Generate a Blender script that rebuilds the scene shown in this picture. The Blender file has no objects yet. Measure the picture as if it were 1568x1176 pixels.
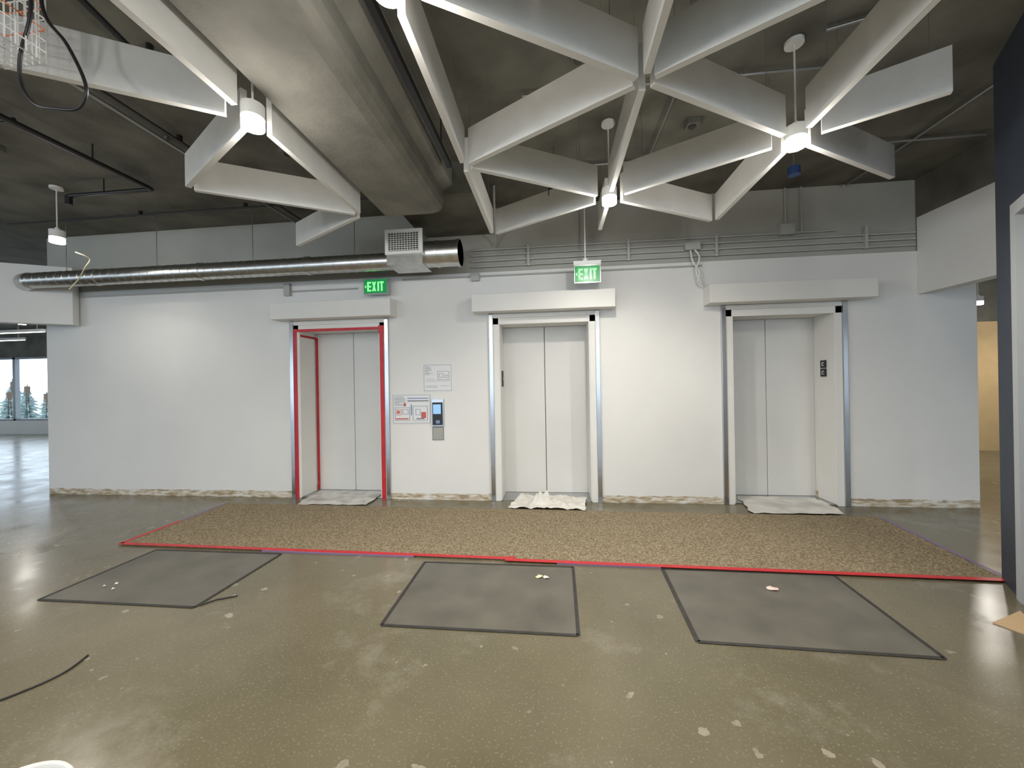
import bpy, math, random
from mathutils import Vector, Matrix
random.seed(7)
sc=bpy.context.scene
try:
    sc.view_settings.view_transform='Standard'
except Exception: pass
H=1.45
# ---------------------------------------------------------------- materials
def mat(name,col,rough=0.6,metal=0.0,var=0.0,scale=5.0,bump=0.0,bscale=60.0,spec=0.5,emit=None,estr=0.0,coat=0.0):
    m=bpy.data.materials.new(name); m.use_nodes=True
    nt=m.node_tree; b=nt.nodes['Principled BSDF']
    b.inputs['Roughness'].default_value=rough; b.inputs['Metallic'].default_value=metal
    b.inputs['Specular IOR Level'].default_value=spec
    b.inputs['Coat Weight'].default_value=coat
    tc=nt.nodes.new('ShaderNodeTexCoord')
    if var>0:
        n=nt.nodes.new('ShaderNodeTexNoise'); n.inputs['Scale'].default_value=scale; n.inputs['Detail'].default_value=6
        nt.links.new(tc.outputs['Object'],n.inputs['Vector'])
        r=nt.nodes.new('ShaderNodeValToRGB')
        r.color_ramp.elements[0].position=0.3; r.color_ramp.elements[1].position=0.7
        r.color_ramp.elements[0].color=[c*(1-var) for c in col]+[1]
        r.color_ramp.elements[1].color=[min(1,c*(1+var)) for c in col]+[1]
        nt.links.new(n.outputs['Fac'],r.inputs['Fac']); nt.links.new(r.outputs['Color'],b.inputs['Base Color'])
    else: b.inputs['Base Color'].default_value=list(col)+[1]
    if bump>0:
        n2=nt.nodes.new('ShaderNodeTexNoise'); n2.inputs['Scale'].default_value=bscale; n2.inputs['Detail'].default_value=4
        nt.links.new(tc.outputs['Object'],n2.inputs['Vector'])
        bp=nt.nodes.new('ShaderNodeBump'); bp.inputs['Strength'].default_value=bump; bp.inputs['Distance'].default_value=0.01
        nt.links.new(n2.outputs['Fac'],bp.inputs['Height']); nt.links.new(bp.outputs['Normal'],b.inputs['Normal'])
    if emit:
        b.inputs['Emission Color'].default_value=list(emit)+[1]; b.inputs['Emission Strength'].default_value=estr
    return m
def N(nt,t,**k):
    n=nt.nodes.new(t)
    for a,v in k.items(): setattr(n,a,v)
    return n
def ramp(nt,fac,stops):
    r=nt.nodes.new('ShaderNodeValToRGB')
    e=r.color_ramp.elements
    while len(e)<len(stops): e.new(0.5)
    for i,(p,c) in enumerate(stops):
        e[i].position=p; e[i].color=list(c)+[1] if len(c)==3 else c
    nt.links.new(fac,r.inputs['Fac']); return r.outputs['Color']
def mix(nt,fac,a,b):
    m=nt.nodes.new('ShaderNodeMix'); m.data_type='RGBA'
    if isinstance(fac,float): m.inputs[0].default_value=fac
    else: nt.links.new(fac,m.inputs[0])
    for s,v in ((6,a),(7,b)):
        if isinstance(v,tuple): m.inputs[s].default_value=list(v)+[1]
        else: nt.links.new(v,m.inputs[s])
    return m.outputs[2]
def mathn(nt,op,a,b=None):
    m=nt.nodes.new('ShaderNodeMath'); m.operation=op
    for i,v in enumerate((a,b)):
        if v is None: continue
        if isinstance(v,(int,float)): m.inputs[i].default_value=v
        else: nt.links.new(v,m.inputs[i])
    return m.outputs[0]
def wall_mat():
    m=mat('painted_drywall',(0.74,0.73,0.70),rough=0.7,bump=0.08,bscale=120); nt=m.node_tree; b=nt.nodes['Principled BSDF']
    tc=N(nt,'ShaderNodeTexCoord'); sp=N(nt,'ShaderNodeSeparateXYZ'); nt.links.new(tc.outputs['Object'],sp.inputs[0])
    n=N(nt,'ShaderNodeTexNoise'); n.inputs['Scale'].default_value=1.2; n.inputs['Detail'].default_value=5; nt.links.new(tc.outputs['Object'],n.inputs['Vector'])
    base=ramp(nt,n.outputs['Fac'],[(0.3,(0.71,0.705,0.685)),(0.7,(0.76,0.755,0.735))])
    n2=N(nt,'ShaderNodeTexNoise'); n2.inputs['Scale'].default_value=9; n2.inputs['Detail'].default_value=8
    mp=N(nt,'ShaderNodeMapping'); mp.inputs['Scale'].default_value=(1,1,4); nt.links.new(tc.outputs['Object'],mp.inputs[0]); nt.links.new(mp.outputs[0],n2.inputs['Vector'])
    bare=ramp(nt,n2.outputs['Fac'],[(0.38,(0.34,0.26,0.16)),(0.46,(0.50,0.43,0.32)),(0.54,(0.58,0.52,0.42)),(0.62,(0.70,0.69,0.66))])
    edge=mathn(nt,'ADD',sp.outputs[2],mathn(nt,'MULTIPLY',n2.outputs['Fac'],0.03))
    f=mathn(nt,'LESS_THAN',edge,0.098)
    nt.links.new(mix(nt,f,base,bare),b.inputs['Base Color']); return m
def floor_mat():
    m=mat('polished_concrete_floor',(0.2,0.17,0.12),rough=0.2); nt=m.node_tree; b=nt.nodes['Principled BSDF']
    tc=N(nt,'ShaderNodeTexCoord'); V=tc.outputs['Object']
    def noise(s,d=6,r=0.5,vec=None):
        n=N(nt,'ShaderNodeTexNoise'); n.inputs['Scale'].default_value=s; n.inputs['Detail'].default_value=d; n.inputs['Roughness'].default_value=r
        nt.links.new(vec or V,n.inputs['Vector']); return n.outputs['Fac']
    big=ramp(nt,noise(0.8,8,0.6),[(0.3,(0.108,0.094,0.058)),(0.7,(0.170,0.150,0.098))])
    fine=noise(90,3)
    c=mix(nt,ramp(nt,fine,[(0.58,(0,0,0)),(0.72,(0.35,0.35,0.35))]),big,(0.38,0.35,0.28))
    dust=ramp(nt,noise(1.3,9,0.7),[(0.54,(0,0,0)),(0.75,(0.5,0.5,0.5))])
    c=mix(nt,dust,c,(0.36,0.34,0.29))
    vo=N(nt,'ShaderNodeTexVoronoi'); vo.inputs['Scale'].default_value=7.0; vo.inputs['Randomness'].default_value=0.8
    dn=N(nt,'ShaderNodeTexNoise'); dn.inputs['Scale'].default_value=9; dn.inputs['Detail'].default_value=4; nt.links.new(V,dn.inputs['Vector'])
    va=N(nt,'ShaderNodeVectorMath',operation='SCALE'); va.inputs['Scale'].default_value=0.13; nt.links.new(dn.outputs['Color'],va.inputs[0])
    vb=N(nt,'ShaderNodeVectorMath',operation='ADD'); nt.links.new(V,vb.inputs[0]); nt.links.new(va.outputs[0],vb.inputs[1]); nt.links.new(vb.outputs[0],vo.inputs['Vector'])
    sepc=N(nt,'ShaderNodeSeparateColor'); nt.links.new(vo.outputs['Color'],sepc.inputs[0])
    thr=mathn(nt,'MULTIPLY',mathn(nt,'SUBTRACT',sepc.outputs[0],0.30),0.30)
    zone=mathn(nt,'GREATER_THAN',noise(0.7,2),0.45)
    dab=mathn(nt,'MULTIPLY',mathn(nt,'LESS_THAN',vo.outputs['Distance'],thr),zone)
    soft=ramp(nt,noise(14,5),[(0.35,(0.25,0.25,0.25)),(0.6,(0.6,0.6,0.6))])
    c=mix(nt,mathn(nt,'MULTIPLY',dab,soft),c,(0.40,0.37,0.31))
    nt.links.new(c,b.inputs['Base Color'])
    rg=ramp(nt,noise(2.2,6,0.6),[(0.3,(0.15,0.15,0.15)),(0.75,(0.32,0.32,0.32))])
    nt.links.new(rg,b.inputs['Roughness'])
    return m
def carpet_mat():
    m=mat('brown_loop_carpet',(0.3,0.2,0.13),rough=1.0,bump=0.8,bscale=200,spec=0.1); nt=m.node_tree; b=nt.nodes['Principled BSDF']
    tc=N(nt,'ShaderNodeTexCoord')
    n=N(nt,'ShaderNodeTexNoise'); n.inputs['Scale'].default_value=60; n.inputs['Detail'].default_value=6; n.inputs['Roughness'].default_value=0.75; nt.links.new(tc.outputs['Object'],n.inputs['Vector'])
    c=ramp(nt,n.outputs['Fac'],[(0.36,(0.13,0.098,0.056)),(0.5,(0.275,0.222,0.145)),(0.64,(0.47,0.405,0.295))])
    nt.links.new(c,b.inputs['Base Color']); return m
M_wall=wall_mat(); M_floor=floor_mat(); M_carpet=carpet_mat()
M_galv=mat('galvanised_steel',(0.60,0.60,0.58),rough=0.30,metal=1.0,var=0.12,scale=14,bump=0.05,bscale=30)
M_steel=mat('brushed_stainless',(0.50,0.51,0.53),rough=0.22,metal=1.0,var=0.05,scale=3)
M_slab=mat('ceiling_dark_concrete',(0.125,0.121,0.098),rough=0.85,var=0.35,scale=2.5,bump=0.3,bscale=25)
M_beam=mat('beam_concrete',(0.20,0.195,0.170),rough=0.8,var=0.22,scale=3.5,bump=0.3,bscale=30)
M_upper=mat('grey_primed_concrete',(0.38,0.38,0.345),rough=0.8,var=0.08,scale=1.6,bump=0.15,bscale=40)
M_white=mat('white_painted_trim',(0.74,0.73,0.70),rough=0.5,var=0.03,scale=2)
M_doorgrey=mat('grey_white_frame',(0.42,0.44,0.46),rough=0.5)
M_door=mat('white_door_enamel',(0.68,0.675,0.65),rough=0.42,var=0.04,scale=1.5)
M_felt=mat('pale_grey_felt',(0.66,0.655,0.63),rough=0.95,var=0.04,scale=8,bump=0.1,bscale=200)
M_feltedge=mat('felt_edge_light',(0.68,0.675,0.65),rough=0.9)
M_black=mat('black_plastic',(0.012,0.012,0.013),rough=0.4)
M_dark=mat('dark_gap',(0.03,0.03,0.03),rough=0.7)
M_red=mat('red_tape',(0.50,0.018,0.025),rough=0.45,var=0.15,scale=12)
M_purple=mat('purple_tape',(0.20,0.14,0.25),rough=0.5)
M_conduit=mat('painted_conduit',(0.42,0.42,0.40),rough=0.5)
M_conduitm=mat('emt_conduit',(0.30,0.30,0.29),rough=0.35,metal=0.7)
M_lens=mat('lamp_lens',(1,1,1),emit=(1.0,0.93,0.80),estr=60.0)
M_glow=mat('lamp_diffuser_ring',(1,1,1),emit=(1.0,0.94,0.80),estr=7.0)
M_lampbody=mat('lamp_housing_white',(0.75,0.75,0.73),rough=0.4)
M_navy=mat('navy_wall_paint',(0.030,0.040,0.060),rough=0.55,var=0.08)
M_tan=mat('tan_wall_paint',(0.60,0.43,0.22),rough=0.7,var=0.05)
M_paper=mat('paper',(0.74,0.75,0.76),rough=0.6)
M_ink=mat('printed_ink_grey',(0.22,0.23,0.26),rough=0.6)
M_inkr=mat('printed_ink_red',(0.55,0.12,0.10),rough=0.6)
M_inkb=mat('printed_ink_blue',(0.20,0.28,0.50),rough=0.6)
M_screen=mat('screen_blue',(0.05,0.1,0.2),rough=0.2,emit=(0.35,0.65,1.0),estr=0.8)
M_green=mat('exit_green',(0.0,0.20,0.06),rough=0.3,emit=(0.0,0.5,0.10),estr=0.25)
M_exitl=mat('exit_letter_glow',(0.3,0.9,0.35),rough=0.3,emit=(0.22,1.0,0.28),estr=0.9)
M_film=mat('floor_film_grey',(0.115,0.108,0.088),rough=0.42,var=0.22,scale=3.5)
M_filme=mat('floor_film_edge',(0.030,0.028,0.026),rough=0.6,var=0.3,scale=20)
M_card=mat('cardboard',(0.52,0.37,0.22),rough=0.8,var=0.05)
M_cloth=mat('white_drop_cloth',(0.70,0.68,0.64),rough=0.8,var=0.06,scale=10)
M_sheet=mat('smeared_plastic_sheet',(0.52,0.52,0.50),rough=0.35,var=0.35,scale=7)
M_pvc=mat('bucket_plastic_white',(0.62,0.62,0.61),rough=0.35)
M_glass=mat('window_frame_grey',(0.20,0.22,0.24),rough=0.4)
M_tree=mat('conifer_needles',(0.22,0.28,0.27),rough=0.9,var=0.4,scale=3)
M_bark=mat('bark',(0.10,0.07,0.05),rough=0.9)
M_ground=mat('outdoor_ground',(0.50,0.53,0.52),rough=0.9,var=0.2,scale=0.3)
M_pink=mat('pale_pink_paper_scrap',(0.78,0.56,0.50),rough=0.7)
M_yel=mat('yellowish_scrap',(0.72,0.66,0.45),rough=0.7)
M_orange=mat('orange_wire',(0.75,0.22,0.10),rough=0.5)
M_blue=mat('blue_plastic',(0.03,0.07,0.22),rough=0.4)
# ---------------------------------------------------------------- mesh builder
class MB:
    def __init__(s): s.v=[];s.f=[];s.m=[];s.sm=[];s.mats=[]
    def mi(s,m):
        if m not in s.mats: s.mats.append(m)
        return s.mats.index(m)
    def add(s,vs,fs,m,smooth=False):
        o=len(s.v); s.v+= [tuple(v) for v in vs]; k=s.mi(m)
        for f in fs: s.f.append([i+o for i in f]); s.m.append(k); s.sm.append(smooth)
    def box(s,x0,x1,y0,y1,z0,z1,m):
        vs=[(x,y,z) for z in (z0,z1) for (x,y) in ((x0,y0),(x1,y0),(x1,y1),(x0,y1))]
        s.add(vs,[(3,2,1,0),(4,5,6,7),(0,1,5,4),(1,2,6,5),(2,3,7,6),(3,0,4,7)],m)
    def prism(s,pts,z0,z1,m,mside=None):
        n=len(pts)
        a=sum(pts[i][0]*pts[(i+1)%n][1]-pts[(i+1)%n][0]*pts[i][1] for i in range(n))
        if a<0: pts=pts[::-1]
        vs=[(p[0],p[1],z0) for p in pts]+[(p[0],p[1],z1) for p in pts]
        s.add(vs,[tuple(range(n))[::-1],tuple(range(n,2*n))],m)
        s.add(vs,[(i,(i+1)%n,(i+1)%n+n,i+n) for i in range(n)],mside or m)
    def wallseg(s,p,q,t,z0,z1,m,mb=None):
        p=Vector(p);q=Vector(q);d=(q-p).normalized();n=Vector((-d.y,d.x))*t/2
        pts=[p-n,q-n,q+n,p+n]
        vs=[(a.x,a.y,z0) for a in pts]+[(a.x,a.y,z1) for a in pts]
        s.add(vs,[(4,5,6,7),(0,1,5,4),(1,2,6,5),(2,3,7,6),(3,0,4,7)],m)
        s.add(vs,[(3,2,1,0)],mb or m)
    def cyl(s,p,q,r,m,n=16,r2=None,smooth=True,caps=True):
        p=Vector(p);q=Vector(q);d=(q-p).normalized()
        a=d.orthogonal().normalized();b=d.cross(a); r2=r if r2 is None else r2
        vs=[];
        for c,rr in ((p,r),(q,r2)):
            for i in range(n):
                t=2*math.pi*i/n; vs.append(c+(a*math.cos(t)+b*math.sin(t))*rr)
        s.add(vs,[(i,(i+1)%n,(i+1)%n+n,i+n) for i in range(n)],m,smooth)
        if caps: s.add(vs,[tuple(range(n))[::-1],tuple(range(n,2*n))],m)
    def tube(s,path,r,m,n=8,closed=False):
        P=[Vector(p) for p in path]; vs=[];fs=[];prev=None
        for k,p in enumerate(P):
            d=(P[min(k+1,len(P)-1)]-P[max(k-1,0)]).normalized()
            if prev is None: a=d.orthogonal().normalized()
            else:
                a=(prev-d*prev.dot(d)); a=a.normalized() if a.length>1e-6 else d.orthogonal().normalized()
            prev=a;b=d.cross(a)
            for i in range(n):
                t=2*math.pi*i/n; vs.append(p+(a*math.cos(t)+b*math.sin(t))*r)
        for k in range(len(P)-1):
            for i in range(n): fs.append((k*n+i,k*n+(i+1)%n,(k+1)*n+(i+1)%n,(k+1)*n+i))
        s.add(vs,fs,m,True); L=(len(P)-1)*n
        s.add(vs,[tuple(range(n))[::-1],tuple(range(L,L+n))],m)
    def make(s,name,bevel=0):
        me=bpy.data.meshes.new(name+'_mesh'); me.from_pydata(s.v,[],s.f)
        for m in s.mats: me.materials.append(m)
        for i,p in enumerate(me.polygons): p.material_index=s.m[i]; p.use_smooth=s.sm[i]
        me.update(); o=bpy.data.objects.new(name,me); sc.collection.objects.link(o)
        if bevel:
            md=o.modifiers.new('bevel','BEVEL'); md.width=bevel; md.segments=2; md.limit_method='ANGLE'
        return o
def smooth_path(pts,n=8):
    P=[Vector(p) for p in pts]; P=[P[0]]+P+[P[-1]]; out=[]
    for i in range(1,len(P)-2):
        for k in range(n):
            t=k/n; a,b,c,d=P[i-1],P[i],P[i+1],P[i+2]
            out.append(0.5*((2*b)+(c-a)*t+(2*a-5*b+4*c-d)*t*t+(3*b-a-3*c+d)*t**3))
    out.append(P[-2]); return out
# ---------------------------------------------------------------- room shell
YW=4.74; SL=3.65
b=MB(); b.box(-27,14,-9,12,-0.2,0,M_floor); b.make('floor')
b=MB(); b.box(-27,14,-9,12,SL,SL+0.25,M_slab); b.make('ceiling')
cs=[-2.77,-0.115,2.625]; HO=0.555; HF=0.675; OT=2.20
b=MB()
xs=[-7.18]+sum([[c-HO,c+HO] for c in cs],[])+[4.62]
for i in range(0,8,2): b.box(xs[i],xs[i+1],YW,5.3,0,2.85,M_wall)
for c in cs: b.box(c-HO,c+HO,YW,5.3,OT,2.85,M_wall)
for c in cs: b.box(c-HO,c+HO,5.2,5.3,0,OT,M_dark)
b.box(-7.18,4.62,YW+0.02,5.3,2.85,SL,M_upper)
b.box(-7.18,-6.98,5.3,8.4,0,SL,M_wall); b.box(4.42,4.62,5.3,8.4,0,SL,M_wall); b.box(-7.18,4.62,8.4,8.6,0,SL,M_wall)
b.make('wall_back')
b=MB(); b.wallseg((-6.58,4.66),(-11.2,2.02),0.14,2.37,3.15,M_wall); b.make('wall_left_header')
b=MB(); b.box(4.04,4.18,1.6,YW-0.002,2.37,3.22,M_wall); b.box(4.04,4.3,1.6,YW-0.002,3.22,SL-0.002,M_slab); b.make('wall_right_bulkhead')
P0=Vector((3.14,3.09)); D=Vector((-0.20,-0.32)).normalized()
Nn=Vector((-D.y,D.x))
def along(a,off=0): return P0+D*a+Nn*off
b=MB()
def seg(a0,a1,o0,o1,z0,z1,m):
    pts=[along(a0,o0),along(a1,o0),along(a1,o1),along(a0,o1)]
    b.prism([(p.x,p.y) for p in pts],z0,z1,m)
seg(0,0.33,0,0.16,0,SL-0.002,M_navy); seg(1.42,1.75,0,0.16,0,SL-0.002,M_navy); seg(0.33,1.42,0,0.16,2.53,SL-0.002,M_navy)
wr=b.make('wall_right')
b=MB(); seg(0.31,0.39,-0.015,0.15,0,2.55,M_doorgrey); seg(1.36,1.44,-0.015,0.15,0,2.55,M_doorgrey); seg(0.39,1.36,-0.015,0.15,2.47,2.55,M_doorgrey)
seg(0.39,1.36,0.05,0.10,0.01,2.47,M_doorgrey); o=b.make('door_frame_and_leaf'); o.parent=wr
b=MB(); b.box(4.62,12,8.4,8.6,0,2.5,M_tan); b.box(4.62,12,8.4,8.6,2.5,SL,M_slab); b.make('wall_corridor')
b=MB(); b.box(12,12.2,-9,8.6,0,SL,M_wall); b.make('wall_far_right')
def window_wall(name,axis,pos,a0,a1,step,z0,z1):
    b=MB(); 
    def bx(u0,u1,z0,z1,t,m):
        if axis=='y': b.box(u0,u1,pos,pos+t,z0,z1,m)
        else: b.box(pos,pos+t,u0,u1,z0,z1,m)
    bx(a0,a1,0,z0,0.2,M_white); bx(a0,a1,z1,SL,0.2,M_slab)
    bx(a0,a1,z0,z0+0.06,0.12,M_glass); bx(a0,a1,z1-0.06,z1,0.12,M_glass)
    x=a0
    while x<=a1+0.01:
        bx(x-0.05,x+0.05,z0,z1,0.12,M_glass); x+=step
    return b.make(name)
window_wall('window_1','y',11.5,-26.5,-7.2,1.93,0.47,2.68)
window_wall('window_2','x',-26.7,-9,11.5,2.05,0.47,2.68)
window_wall('window_3','y',-8.8,-26.5,12,2.2,0.3,3.2)
b=MB(); b.box(-90,-5,13,90,-4.2,-4.0,M_ground); b.make('outdoor_ground')
def conifer(x,y,h,r):
    b=MB(); b.cyl((x,y,-4.0),(x,y,-4+h*0.95),0.18,M_bark,8)
    n=22
    for k in range(n):
        t=k/(n-1); z=-4+h*(0.12+0.82*t); rr=(r*(1-t)**0.8+0.10)*random.uniform(0.8,1.1)
        vs=[];m=22
        for i in range(m):
            a=2*math.pi*i/m+k*1.7; q=rr*(1.0 if i%2 else 0.35)*random.uniform(0.6,1.2)
            vs.append((x+math.cos(a)*q,y+math.sin(a)*q,z-0.04*h*random.uniform(0.2,1)))
        vs.append((x,y,z+h*0.05))
        b.add(vs,[(i,(i+1)%m,m) for i in range(m)],M_tree)
    b.make('conifer_tree')
for (x,y,h,r) in [(-46,29,6.3,1.5),(-54,33,6.9,1.6),(-42.5,28,5.6,1.3),(-62,38,7.4,1.9),(-49.5,30,5.8,1.4),(-38,26,5.6,1.2),(-57.5,35,6.0,1.6)]: conifer(x,y,h,r)
# ---------------------------------------------------------------- elevators
for k,c in enumerate(cs):
    b=MB()
    b.box(c-HO+0.003,c-0.004,5.10,5.14,0.012,OT-0.003,M_door); b.box(c+0.004,c+HO-0.003,5.10,5.14,0.012,OT-0.003,M_door)
    b.box(c-HO+0.003,c+HO-0.003,5.145,5.19,0.0,OT-0.003,M_dark)
    b.box(c-HO+0.003,c+HO-0.003,4.76,5.19,0.0,0.010,M_steel)
    b.make('door_%d'%(k+1),0.002)
    b=MB()
    for sgn in (-1,1):
        a0,a1=sorted((c+sgn*HO,c+sgn*(HF-0.05))); b.box(a0,a1,YW-0.014,YW-0.001,0,2.27,M_white)
        a0,a1=sorted((c+sgn*(HF-0.05),c+sgn*HF)); b.box(a0,a1,YW-0.03,YW-0.001,0,2.32,M_steel)
        a0,a1=sorted((c+sgn*HO,c+sgn*(HO-0.012))); b.box(a0,a1,YW-0.014,YW+0.30,0.012,OT,M_white)
    b.box(c-HF+0.05,c+HF-0.05,YW-0.014,YW-0.001,OT-0.01,2.27,M_white)
    b.box(c-HF+0.05,c+HF-0.05,YW-0.022,YW-0.001,2.27,2.32,M_white)
    b.make('trim_%d'%(k+1),0.003)
for (x0,x1) in ((-3.58,-1.985),(-0.963,0.723),(1.764,3.49)):
    b=MB(); b.box(x0,x1,4.54,YW-0.002,2.325,2.535,M_white)
    b.box(x0+0.02,x1-0.02,4.60,YW-0.002,2.535,2.55,M_white); b.make('elevator_header_box',0.004)
c=cs[0]; b=MB(); y=YW-0.034
b.box(c-HF+0.052,c-HF+0.095,YW-0.024,YW-0.016,0.0,2.22,M_red)
b.box(c+HF-0.115,c+HF-0.062,YW-0.024,YW-0.016,0.0,2.22,M_red)
b.box(c-HF+0.052,c+HF-0.062,YW-0.026,YW-0.018,2.18,2.215,M_red)
b.box(c-HO+0.014,c-HO+0.030,5.07,5.098,0.02,2.14,M_red)
b.box(c-HO+0.013,c-HO+0.016,4.74,5.08,2.12,2.15,M_red)
b.box(c+HF-0.125,c+HF-0.055,YW-0.03,YW-0.022,2.13,2.23,M_red)
b.make('red_masking_tape')
b=MB(); X=cs[2]+HO-0.012
for z in (1.475,1.575):
    b.box(X-0.014,X-0.001,4.86,4.945,z,z+0.09,M_black)
    b.box(X-0.017,X-0.014,4.885,4.92,z+0.055,z+0.065,M_paper);b.box(X-0.017,X-0.014,4.885,4.92,z+0.025,z+0.033,M_paper);b.box(X-0.017,X-0.014,4.912,4.92,z+0.025,z+0.065,M_paper)
b.make('elevator_floor_sign')
b=MB(); X=cs[1]-HO+0.012; b.box(X+0.001,X+0.014,4.86,4.95,1.42,1.62,M_black); b.box(X+0.014,X+0.017,4.89,4.92,1.50,1.54,M_steel); b.make('elevator_call_panel')
def exit_sign(x0,x1,y,z0,z1,rod):
    b=MB(); w=x1-x0
    b.box(x0,x1,y,y+0.035,z0,z1,M_steel); b.box(x0+0.008,x1-0.008,y-0.003,y,z0+0.01,z1-0.012,M_green)
    if rod:
        b.box(x0-0.005,x1+0.005,y-0.004,y+0.045,z1,z1+0.045,M_lampbody)
        b.cyl(((x0+x1)/2-0.02,y+0.02,z1+0.03),((x0+x1)/2-0.02,y+0.02,SL-0.002),0.008,M_lampbody,8)
        b.cyl(((x0+x1)/2-0.02,y+0.02,z1+0.045),((x0+x1)/2-0.02,y+0.02,z1+0.07),0.03,M_lampbody,12)
    else:
        b.box((x0+x1)/2-0.05,(x0+x1)/2+0.05,y+0.035,YW-0.001,z0+0.05,z1-0.04,M_steel)
    lh=(z1-z0)*0.60; zb=z0+(z1-z0)*0.18; lw=w*0.165; st=0.019; g=w*0.04; yy=y-0.006; y2=y-0.003
    X=x0+w*0.16
    def bar(a,c,d,e): b.box(a,c,yy,y2,d,e,M_exitl)
    bar(X,X+st,zb,zb+lh)
    for q in (0,0.5,1): bar(X,X+lw,zb+(lh-st)*q,zb+(lh-st)*q+st)
    X+=lw+g
    for s0,s1 in ((0,1),(1,0)):
        xa=X+s0*(lw-st);xb=X+s1*(lw-st)
        vs=[(xa,yy,zb),(xa+st,yy,zb),(xb+st,yy,zb+lh),(xb,yy,zb+lh)]
        b.add(vs,[(0,1,2,3)],M_exitl)
    X+=lw+g; bar(X+lw*0.12,X+lw*0.12+st,zb,zb+lh); X+=lw*0.45+g
    bar(X+lw/2-st/2,X+lw/2+st/2,zb,zb+lh); bar(X,X+lw,zb+lh-st,zb+lh)
    cz=zb+lh/2; cx=x0+w*0.05
    b.add([(cx,yy,cz),(cx+0.02,yy,cz-0.022),(cx+0.02,yy,cz+0.022)],[(0,1,2)],M_exitl)
    b.make('exit_sign')
exit_sign(-2.35,-2.04,4.60,2.605,2.80,False)
exit_sign(0.25,0.545,4.40,2.575,2.78,True)
def poster(name,x0,x1,z0,z1,seed,cols):
    random.seed(seed); b=MB(); b.box(x0,x1,YW-0.004,YW-0.0005,z0,z1,M_paper)
    w=x1-x0;h=z1-z0;y0,y1=YW-0.0055,YW-0.004
    def ln(a,c,d,e,m): b.box(x0+a*w,x0+c*w,y0,y1,z0+d*h,z0+e*h,m)
    ln(0.03,0.97,0.96,0.972,M_ink);ln(0.03,0.97,0.03,0.042,M_ink);ln(0.03,0.04,0.03,0.97,M_ink);ln(0.96,0.97,0.03,0.97,M_ink)
    for (a,c,d,e,m) in cols: ln(a,c,d,e,m)
    for i in range(9):
        yy=0.9-i*0.035; ln(0.07,0.07+random.uniform(0.12,0.3),yy,yy+0.012,M_ink)
    b.make(name)
def room(a,c,d,e,m=None):
    m=m or M_ink; t=0.012
    return [(a,c,d,d+t,m),(a,c,e-t,e,m),(a,a+t,d,e,m),(c-t,c,d,e,m)]
poster('notice_paper',-1.65,-1.27,1.37,1.72,3,room(0.5,0.9,0.42,0.74)+room(0.56,0.7,0.5,0.66)+room(0.74,0.86,0.5,0.6)+[(0.1,0.9,0.38,0.39,M_ink),(0.1,0.5,0.2,0.21,M_ink),(0.1,0.5,0.15,0.16,M_ink),(0.12,0.4,0.45,0.46,M_ink),(0.6,0.9,0.2,0.21,M_ink)])
poster('evacuation_plan',-2.07,-1.545,0.96,1.345,5,room(0.08,0.46,0.12,0.56)+room(0.53,0.9,0.12,0.60)+room(0.12,0.24,0.3,0.5,M_inkr)+room(0.6,0.72,0.3,0.5,M_inkb)+room(0.27,0.42,0.33,0.5)+[(0.1,0.42,0.16,0.20,M_inkr),(0.14,0.20,0.35,0.45,M_inkr),(0.74,0.86,0.2,0.40,M_inkr),(0.62,0.82,0.16,0.2,M_ink),(0.48,0.51,0.3,0.65,M_inkb),(0.4,0.93,0.75,0.79,M_ink),(0.4,0.93,0.84,0.87,M_inkb),(0.3,0.36,0.6,0.7,M_inkr)])
b=MB(); b.box(-1.535,-1.385,YW-0.03,YW-0.001,0.935,1.275,M_steel); b.box(-1.525,-1.395,YW-0.038,YW-0.03,0.95,1.235,M_black)
b.box(-1.515,-1.415,YW-0.040,YW-0.038,1.09,1.21,M_screen); b.box(-1.48,-1.43,YW-0.040,YW-0.038,0.97,1.01,M_inkb); b.make('access_control_reader',0.004)
b=MB(); b.box(-1.54,-1.39,YW-0.006,YW-0.001,0.755,0.925,M_ink); b.box(-1.53,-1.40,YW-0.008,YW-0.006,0.765,0.915,M_upper); b.make('notice_plate')
# ---------------------------------------------------------------- duct
b=MB(); r=0.098
b.cyl((-6.75,4.3,2.9),(-1.83,4.3,2.9),r,M_galv,32)
x=-6.7
while x<-1.9:
    b.cyl((x,4.3,2.9),(x+0.012,4.3,2.9),r+0.004,M_galv,32); x+=0.11
for xx in (-5.75,-4.3,-2.9): b.cyl((xx,4.3,2.9),(xx+0.05,4.3,2.9),r+0.009,M_galv,32)
b.tube(smooth_path([(-6.73,4.3,2.9),(-6.86,4.33,2.9),(-6.95,4.42,2.9),(-6.97,4.60,2.9)],5),r+0.008,M_galv,24)
b.cyl((-1.44,4.3,2.955),(-1.03,4.3,2.955),0.145,M_galv,32); b.cyl((-1.06,4.3,2.955),(-1.03,4.3,2.955),0.153,M_galv,32); b.cyl((-1.30,4.3,2.955),(-1.27,4.3,2.955),0.152,M_galv,32)
b.box(-1.83,-1.42,4.12,4.45,2.80,3.15,M_galv)
b.box(-1.84,-1.41,4.10,4.12,2.91,3.185,M_lampbody); b.box(-1.80,-1.45,4.098,4.1,2.945,3.15,M_dark)
for i in range(9): z=2.95+i*0.0235; b.box(-1.80,-1.45,4.085,4.1,z,z+0.005,M_lampbody)
for i in range(12): xx=-1.80+i*0.0315; b.box(xx,xx+0.004,4.087,4.1,2.945,3.15,M_lampbody)
for xx in (-6.2,-4.9,-3.6,-2.3): b.cyl((xx,4.3,3.0),(xx,4.3,SL-0.002),0.004,M_conduitm,6)
b.make('spiral_air_duct')
b=MB()
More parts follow.
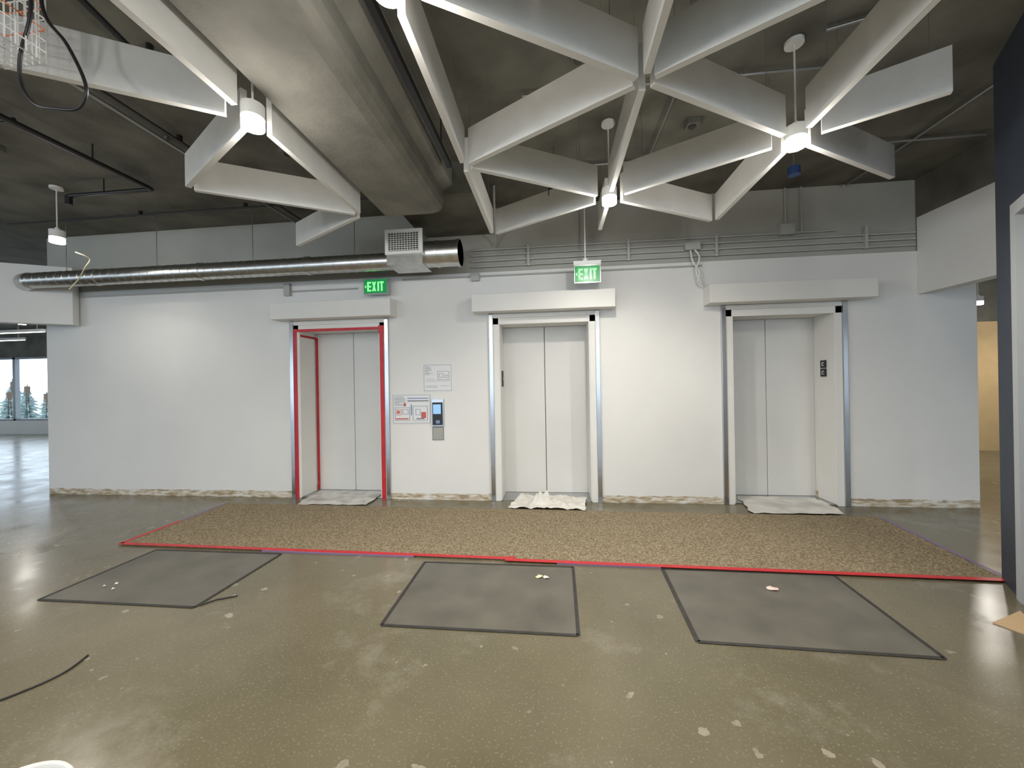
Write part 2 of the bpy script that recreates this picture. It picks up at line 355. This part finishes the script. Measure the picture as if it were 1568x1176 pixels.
prof=[(-1.66,SL-0.002),(-1.66,3.18),(-1.64,3.15),(-1.16,3.15),(-1.10,3.165),(-1.065,3.20),(-1.05,3.26),(-1.05,3.36),(-0.96,3.42),(-0.96,SL-0.002)]
y0,y1=-8.5,3.7; n=len(prof)
vs=[(p[0],y0,p[1]) for p in prof]+[(p[0],y1,p[1]) for p in prof]
b.add(vs,[(i,i+n,(i+1)%n+n,(i+1)%n) for i in range(n)]+[tuple(range(n)),tuple(range(n,2*n))[::-1]],M_beam)
b.box(-1.62,-0.72,3.7,YW+0.018,3.33,SL-0.002,M_slab)
b.make('ceiling_beam')
# ---------------------------------------------------------------- baffles
ZB,ZT=3.0,3.25
B=Vector((0.494,3.329)); e1=Vector((1.1007,-0.6355)); e2=Vector((1.1007,0.6355)); e3=Vector((0,1.271))
Q=B-e2;P=B-e3;A=B+e1;Dn=Q-e3;C=Dn-e1;T=Q+e3;U=B+e2;R=P+e1;V=C-e1;Wn=C+e3;S0=P-e3
lights=[A,B,C,Dn]
def isl(p): return any((p-l).length<0.01 for l in lights)
edges=[(Q,B,1),(B,T,1),(Q,T,1),(B,B+e3,.52),(B,U,1),(A,U,1),(A,B,1),(A,A+e2,1),(A,A+e1,.54),(A,R,1),(P,R,1),(P,A,1),(P,B,1),(P,S0,1),(Dn,P,1),(Dn,Q,1),(Dn,S0,1),(P,Q,1),(Dn,Dn-e3,1),
 (C,C-e2,1),(C,V,1),(C,Wn,1),(V,Wn,1),(Wn,Wn-e1,1),(C,C-e3,1),(S0,R,1)]
for p,q,fr in edges:
    L=(q-p).length; d=(q-p)/L
    g0=0.13 if isl(p) else 0.055; g1=(0.13 if isl(q) else 0.055) if fr==1 else 0
    a=p+d*g0; c=p+d*(L*fr-g1)
    b=MB(); b.wallseg(a,c,0.036,ZB,ZT,M_felt,M_feltedge)
    for t in (0.15,0.85):
        m=a+(c-a)*t; b.cyl((m.x,m.y,ZT),(m.x,m.y,SL-0.002),0.002,M_conduitm,5)
    b.make('acoustic_baffle',0.002)
# ---------------------------------------------------------------- pendants
def pendant(x,y,zb=2.96,e=40,r=0.062,hh=0.13,ang=160,fill=0.3):
    b=MB()
    b.cyl((x,y,zb+0.055),(x,y,zb+hh),r,M_lampbody,28)
    b.cyl((x,y,zb),(x,y,zb+0.055),r*0.97,M_glow,28)
    b.cyl((x,y,zb-0.002),(x,y,zb),r*0.9,M_lens,28)
    b.cyl((x,y,zb+hh),(x,y,zb+hh+0.03),r*0.3,M_lampbody,12)
    b.cyl((x,y,zb+hh),(x,y,SL-0.02),0.006,M_lampbody,8)
    b.cyl((x,y,SL-0.025),(x,y,SL-0.002),0.055,M_lampbody,20)
    o=b.make('pendant_light')
    l=bpy.data.lights.new('pendant_lamp','SPOT'); l.energy=e; l.color=(1.0,0.94,0.84); l.spot_size=math.radians(ang); l.spot_blend=0.7; l.shadow_soft_size=0.05
    lo=bpy.data.objects.new('lamp',l); sc.collection.objects.link(lo); lo.location=(x,y,zb-0.02); lo.parent=o
    l=bpy.data.lights.new('pendant_glow','POINT'); l.energy=e*fill; l.color=(1.0,0.95,0.88); l.shadow_soft_size=0.06
    lo=bpy.data.objects.new('glow',l); sc.collection.objects.link(lo); lo.location=(x,y,zb-0.08); lo.parent=o
for p in lights: pendant(p.x,p.y,e=105,fill=0.12)
pendant(-5.27,3.58,3.05,40,fill=0.1)
for (x,y) in [(-3.9,0.6),(3.7,0.3),(-1.9,-0.6),(1.6,-1.1),(-4.5,-1.8),(4.4,-1.8),(-0.6,-3.0),(-7.5,0.8),(-3,-5),(1.5,-5)]: pendant(x,y,e=112,fill=0.2)  # unseen pendants beside and behind the camera, added as fill light
pendant(6.84,7.0,2.6,90); pendant(8.6,7.2,2.6,60); pendant(-12,7.5,3.0,50)
for (x,y) in [(-14.0,8.4),(-16.5,9.6),(-12.5,6.8)]:
    b=MB(); b.box(x-1.2,x+1.2,y-0.04,y+0.04,2.98,3.05,M_lampbody); b.box(x-1.18,x+1.18,y-0.035,y+0.035,2.972,2.98,M_glow)
    for s in (-1,1): b.cyl((x+s,y,3.05),(x+s,y,SL-0.002),0.005,M_lampbody,6)
    b.make('linear_pendant_light')
# ---------------------------------------------------------------- conduits & pipes
b=MB()
for z,x1 in ((2.92,4.02),(2.99,4.02),(3.06,4.02),(3.13,3.2)): b.cyl((-1.0,4.735,z),(x1,4.735,z),0.012,M_conduit,8)
b.box(2.60,2.75,4.69,4.758,3.10,3.22,M_conduit); b.cyl((2.68,4.74,3.2),(2.68,4.74,SL-0.002),0.012,M_conduit,8); b.cyl((2.85,4.74,3.13),(2.85,4.74,SL-0.002),0.010,M_conduit,8)
for x in (-0.3,0.9,1.9,3.5): b.box(x,x+0.03,4.715,4.757,2.90,3.15,M_conduit)
b.make('wall_conduit_run')
b=MB(); b.cyl((-7.1,4.73,2.78),(-3.45,4.73,2.78),0.012,M_conduit,8); b.cyl((-3.45,4.73,2.72),(-2.5,4.73,2.72),0.010,M_conduit,8); b.cyl((-1.9,4.73,2.80),(1.75,4.73,2.80),0.010,M_conduit,8); b.box(-1.0,-0.9,4.69,4.738,2.74,2.84,M_conduit); b.box(-3.5,-3.42,4.69,4.738,2.66,2.82,M_conduit); b.make('wall_conduit')
b=MB()
b.tube(smooth_path([(1.62,4.72,3.0),(1.63,4.68,2.85),(1.70,4.66,2.7),(1.68,4.67,2.6),(1.74,4.68,2.54)],6),0.009,M_lampbody,8)
b.tube(smooth_path([(1.66,4.72,3.0),(1.70,4.66,2.88),(1.66,4.66,2.72),(1.72,4.67,2.58)],6),0.009,M_lampbody,8)
b.box(1.55,1.72,4.68,4.757,2.98,3.06,M_conduit); b.make('flexible_cable_whip')
b=MB(); b.tube([(-4.04,-2,3.5),(-4.04,3.47,3.5),(-4.045,3.505,3.5),(-4.08,3.51,3.5),(-5.02,3.51,3.5)],0.022,M_black,10); b.cyl((-5.02,3.51,3.5),(-5.02,3.51,3.41),0.03,M_black,10)
b.cyl((-4.6,3.51,3.5),(-4.6,3.51,SL-0.002),0.006,M_black,6); b.cyl((-4.04,1,3.5),(-4.04,1,SL-0.002),0.006,M_black,6); b.cyl((-4.04,3,3.5),(-4.04,3,SL-0.002),0.006,M_black,6)
b.make('sprinkler_pipe')
b=MB(); b.cyl((-2.3,1.2,3.5),(-2.52,2.19,3.5),0.02,M_black,10); b.cyl((-2.52,2.19,3.5),(-2.52,2.19,SL-0.002),0.02,M_black,10); b.cyl((-2.3,1.2,3.5),(-2.3,1.2,SL-0.002),0.01,M_black,10); b.make('black_pipe')
b=MB(); b.box(-0.91,-0.87,0.3,3.35,3.38,3.43,M_black); b.cyl((-0.89,0.8,3.43),(-0.89,0.8,SL-0.002),0.006,M_black,6); b.cyl((-0.89,3.1,3.43),(-0.89,3.1,SL-0.002),0.006,M_black,6); b.make('black_strut_channel')
def conduit(path,r=0.012,m=None,clips=()):
    b=MB(); b.tube(path,r,m or M_conduitm,8)
    for (x,y) in clips: b.box(x-0.015,x+0.015,y-0.015,y+0.015,path[0][2],SL-0.002,m or M_conduitm)
    b.make('electrical_conduit')
conduit([(-3.3,0,3.6),(-3.3,4.7,3.6)],0.014,None,((-3.3,1),(-3.3,3)))
conduit([(-3.18,0,3.6),(-3.18,4.7,3.6)],0.010,M_black,((-3.18,1),(-3.18,3)))
conduit([(-6.9,4.2,3.6),(-1.8,4.2,3.6)],0.012,M_black,((-5,4.2),(-3.6,4.2)))
conduit([(-7,2.6,3.61),(-4.2,2.6,3.61)],0.014,M_black,((-6,2.6),))
conduit([(-8,1.9,3.60),(-5.0,2.1,3.60)],0.018,M_black,((-6.5,2.0),))
conduit(smooth_path([(1.72,2.6,3.62),(2.4,2.45,3.62),(3.2,2.5,3.62),(4.0,2.4,3.62)],6),0.012)
conduit([(0.2,3.9,3.62),(3.9,3.9,3.62)],0.012); conduit([(-0.2,2.9,3.62),(2.0,2.9,3.62)],0.010)
conduit([(0.95,0.5,3.62),(0.95,4.7,3.62)],0.010); conduit([(3.3,3.2,3.62),(3.3,4.7,3.62)],0.012)
b=MB(); b.tube(smooth_path([(-0.62,4.2,3.64),(-0.62,4.2,3.5),(-0.64,4.35,3.42),(-0.66,4.5,3.30),(-0.68,4.68,3.2),(-0.68,4.69,3.16)],6),0.013,M_conduit,8); b.make('bent_conduit')
b=MB(); b.box(-0.02,0.10,3.60,3.64,3.20,3.30,M_dark); b.cyl((0.04,3.62,3.3),(0.04,3.62,SL-0.002),0.008,M_conduitm,8); b.make('sensor_box')
b=MB(); b.cyl((2.2,3.75,3.3),(2.2,3.75,3.37),0.05,M_blue,16); b.cyl((2.2,3.75,3.37),(2.2,3.75,SL-0.002),0.007,M_conduitm,8); b.make('smoke_detector')
for (x,y) in [(-3.0,2.3),(-4.9,2.9),(-5.9,3.4),(0.2,2.6),(1.2,3.4),(2.5,2.0),(-2.4,3.3)]:
    b=MB(); b.box(x-0.05,x+0.05,y-0.05,y+0.05,SL-0.05,SL-0.002,M_slab); b.cyl((x,y,SL-0.06),(x,y,SL-0.05),0.03,M_dark,12); b.make('ceiling_junction_box')
# wire cage + hanging cable
b=MB(); cx0,cx1,cy0,cy1=-2.47,-2.25,1.30,1.50
for i in range(7):
    z=2.93+i*0.05
    for (p,q) in (((cx0,cy0),(cx1,cy0)),((cx1,cy0),(cx1,cy1)),((cx1,cy1),(cx0,cy1)),((cx0,cy1),(cx0,cy0))): b.cyl((p[0],p[1],z),(q[0],q[1],z),0.003,M_orange if i in(3,5) else M_lampbody,6)
for i in range(7):
    t=i/6; x=cx0+(cx1-cx0)*t; yy=cy0+(cy1-cy0)*t; zt=SL-0.002 if i in (0,6) else 3.23
    b.cyl((x,cy0,2.93),(x,cy0,zt),0.003,M_lampbody,6); b.cyl((x,cy1,2.93),(x,cy1,zt),0.003,M_lampbody,6)
    b.cyl((cx1,yy,2.93),(cx1,yy,3.23),0.003,M_lampbody,6); b.cyl((cx0,yy,2.93),(cx0,yy,3.23),0.003,M_lampbody,6)
    b.cyl((x,cy0,2.93),(x,cy1,2.93),0.003,M_lampbody,6)
b.make('wire_cage_fixture')
b=MB()
pts=[(-2.18,1.42,3.62),(-2.20,1.42,3.30),(-2.22,1.43,3.08),(-2.29,1.44,2.92),(-2.30,1.45,2.80),(-2.23,1.45,2.71),(-2.13,1.45,2.68),(-2.02,1.45,2.67),(-1.965,1.44,2.72),(-1.98,1.44,2.80),(-2.06,1.44,2.95),(-2.15,1.43,3.08),(-2.16,1.42,3.30),(-2.14,1.42,3.62)]
b.tube(smooth_path(pts,8),0.007,M_black,8); b.make('hanging_cable')
b=MB(); b.tube(smooth_path([(-5.19,3.68,2.98),(-5.12,3.76,2.93),(-5.45,3.95,2.90),(-5.75,4.1,2.82),(-5.95,4.15,2.72)],6),0.006,M_yel,6); b.make('loose_wire')
# ---------------------------------------------------------------- floor things
b=MB()
b.prism([(-4.07,3.20),(-0.37,3.145),(3.15,3.08),(3.30,4.37),(-4.10,4.43)],0,0.012,M_carpet)
b.make('entrance_carpet')
def strip(b,p,q,w,m,z0=0.0125,z1=0.0145):
    p=Vector(p);q=Vector(q);d=(q-p).normalized();n=Vector((-d.y,d.x))*w/2
    b.prism([tuple(v) for v in (p-n,q-n,q+n,p+n)],z0,z1,m)
b=MB()
strip(b,(-4.09,3.205),(-0.34,3.15),0.045,M_red); strip(b,(-0.40,3.125),(3.17,3.06),0.045,M_red); b.prism([(-0.42,3.10),(-0.34,3.10),(-0.34,3.18),(-0.42,3.18)],0.0145,0.016,M_red)
strip(b,(-4.08,3.2),(-4.10,3.8),0.04,M_red); strip(b,(-4.10,3.8),(-4.12,4.43),0.03,M_purple); strip(b,(3.17,3.06),(3.32,4.36),0.03,M_purple)
strip(b,(-2.6,3.16),(-1.2,3.14),0.022,M_purple,0.001,0.0126); strip(b,(0.0,3.105),(0.8,3.09),0.022,M_purple,0.001,0.0126)
b.make('carpet_edge_tape')
def film(x0,x1,y0,y1,sk=0,fold=False):
    b=MB(); pts=[(x0,y0),(x1,y0+sk),(x1+0.01,y1+sk),(x0-0.01,y1)]
    b.prism(pts,0,0.003,M_film)
    for i in range(4): strip(b,pts[i],pts[(i+1)%4],0.022,M_filme,0.003,0.0045)
    b.make('floor_protection_mat')
film(-3.60,-2.40,2.31,3.115); film(-1.065,0.115,2.23,3.055)
b=MB(); b.prism([(0.77,2.23),(1.60,2.21),(1.97,2.20),(2.02,3.06),(0.81,3.07)],0,0.003,M_film)
strip(b,(0.77,2.23),(1.97,2.20),0.022,M_filme,0.003,0.0045);strip(b,(1.97,2.20),(2.02,3.06),0.022,M_filme,0.003,0.0045);strip(b,(0.81,3.07),(2.02,3.06),0.016,M_filme,0.003,0.0045);strip(b,(0.77,2.23),(0.81,3.07),0.026,M_filme,0.003,0.0045)
b.make('floor_protection_mat')
def sheet(name,pts,h,m,peak=None,nx=44,ny=30,seed=1):
    from mathutils import noise
    p0,p1,p2,p3=[Vector(p) for p in pts]; b=MB(); vs=[];fs=[]
    for j in range(ny+1):
        for i in range(nx+1):
            u=i/nx;v=j/ny; p=(p0*(1-u)+p1*u)*(1-v)+(p3*(1-u)+p2*u)*v
            wx=0.035*noise.noise(Vector((p.x*7,p.y*7,seed))); wy=0.035*noise.noise(Vector((p.x*7,p.y*7,seed+9)))
            z=0.014+h*abs(noise.noise(Vector((p.x*6+seed,p.y*6,seed*3.1))))+h*0.4*abs(noise.noise(Vector((p.x*15,p.y*15,seed))))
            if peak:
                d=(Vector((p.x,p.y))-Vector(peak[:2])).length; z+=peak[2]*math.exp(-(d/peak[3])**2)*(0.5+1.1*abs(noise.noise(Vector((p.x*14,p.y*14,4)))))
            vs.append((p.x+wx,p.y+wy,z))
    for j in range(ny):
        for i in range(nx):
            a=j*(nx+1)+i; fs.append((a,a+1,a+nx+2,a+nx+1))
    b.add(vs,fs,m,True); b.make(name)
sheet('drop_cloth',[(-0.55,4.40),(0.33,4.38),(0.36,4.85),(-0.42,4.95)],0.06,M_cloth,(-0.17,4.62,0.17,0.09))
sheet('plastic_sheet',[(-3.17,4.42),(-2.29,4.44),(-2.30,5.03),(-3.25,5.04)],0.006,M_sheet,seed=2)
sheet('paper_sheet',[(2.11,4.40),(3.05,4.42),(3.10,5.0),(2.22,5.03)],0.008,mat('dirty_white_sheet',(0.64,0.63,0.60),rough=0.5,var=0.2,scale=5),seed=5)
b=MB(); x,y=-1.46,0.83
n=40; prof=[(0.125,0),(0.145,0.33),(0.152,0.335),(0.152,0.36),(0.146,0.37),(0.138,0.365),(0.135,0.33),(0.118,0.01)]
vs=[(x+r*math.cos(2*math.pi*i/n),y+r*math.sin(2*math.pi*i/n),z) for r,z in prof for i in range(n)]
fs=[(k*n+i,k*n+(i+1)%n,(k+1)*n+(i+1)%n,(k+1)*n+i) for k in range(len(prof)-1) for i in range(n)]
b.add(vs,fs,M_pvc,True); b.add(vs,[tuple(range(n))[::-1],tuple(range(7*n,8*n))],M_pvc)
b.tube(smooth_path([(x-0.15,y,0.33),(x-0.13,y-0.1,0.24),(x,y-0.16,0.20),(x+0.13,y-0.1,0.24),(x+0.15,y,0.33)],6),0.003,M_conduitm,6)
b.make('plastic_bucket')
b=MB(); b.tube(smooth_path([(-2.56,1.84,0.006),(-2.53,1.72,0.006),(-2.57,1.60,0.006),(-2.66,1.50,0.006),(-2.9,1.42,0.006)],8),0.005,M_black,6); b.make('floor_cable')
b=MB(); b.tube(smooth_path([(-2.38,2.33,0.006),(-2.33,2.40,0.006),(-2.29,2.42,0.006),(-2.22,2.46,0.006)],6),0.005,M_black,6); b.make('cable_scrap')
b=MB(); b.prism([(2.53,2.54),(2.82,2.68),(2.73,2.52),(2.60,2.42)],0,0.006,M_card); b.make('cardboard_sheet')
def scrap(name,x,y,r,m,seed):
    random.seed(seed); b=MB(); vs=[(x,y,0.02)]; n=9
    for i in range(n):
        a=2*math.pi*i/n; q=r*random.uniform(0.5,1.1); vs.append((x+math.cos(a)*q,y+math.sin(a)*q*0.8,0.005+0.008*random.random()))
    b.add(vs,[(0,i+1,(i+1)%n+1) for i in range(n)],m); b.make(name)
scrap('crumpled_paper',-0.13,2.88,0.035,M_yel,1); scrap('crumpled_paper',-0.08,2.87,0.03,M_cloth,4); scrap('pale_paper_scrap',1.47,2.83,0.04,M_pink,2)
for i,(x,y) in enumerate([(-3.28,2.54),(-3.22,2.47),(-3.33,2.5)]): scrap('plaster_crumb',x,y,0.014,M_cloth,10+i)
# ---------------------------------------------------------------- world & camera
w=bpy.data.worlds.new('World'); sc.world=w; w.use_nodes=True
nt=w.node_tree; bg=nt.nodes['Background']
bg.inputs[0].default_value=(0.72,0.86,1.0,1); bg.inputs[1].default_value=2.9
cam=bpy.data.cameras.new('camera'); co=bpy.data.objects.new('camera',cam); sc.collection.objects.link(co); sc.camera=co
cam.sensor_width=36; cam.lens=36*589/1568; cam.clip_start=0.05; cam.clip_end=300
psi=math.radians(6.2); th=math.radians(1.0)
Rg=Vector((math.cos(psi),math.sin(psi),0)); F=Vector((-math.sin(psi),math.cos(psi),0)); Up=Vector((0,0,1))
r=Rg*math.cos(th)-Up*math.sin(th); u=Rg*math.sin(th)+Up*math.cos(th); bk=-F
m=Matrix(((r.x,u.x,bk.x,0),(r.y,u.y,bk.y,0),(r.z,u.z,bk.z,H),(0,0,0,1)))
co.matrix_world=m
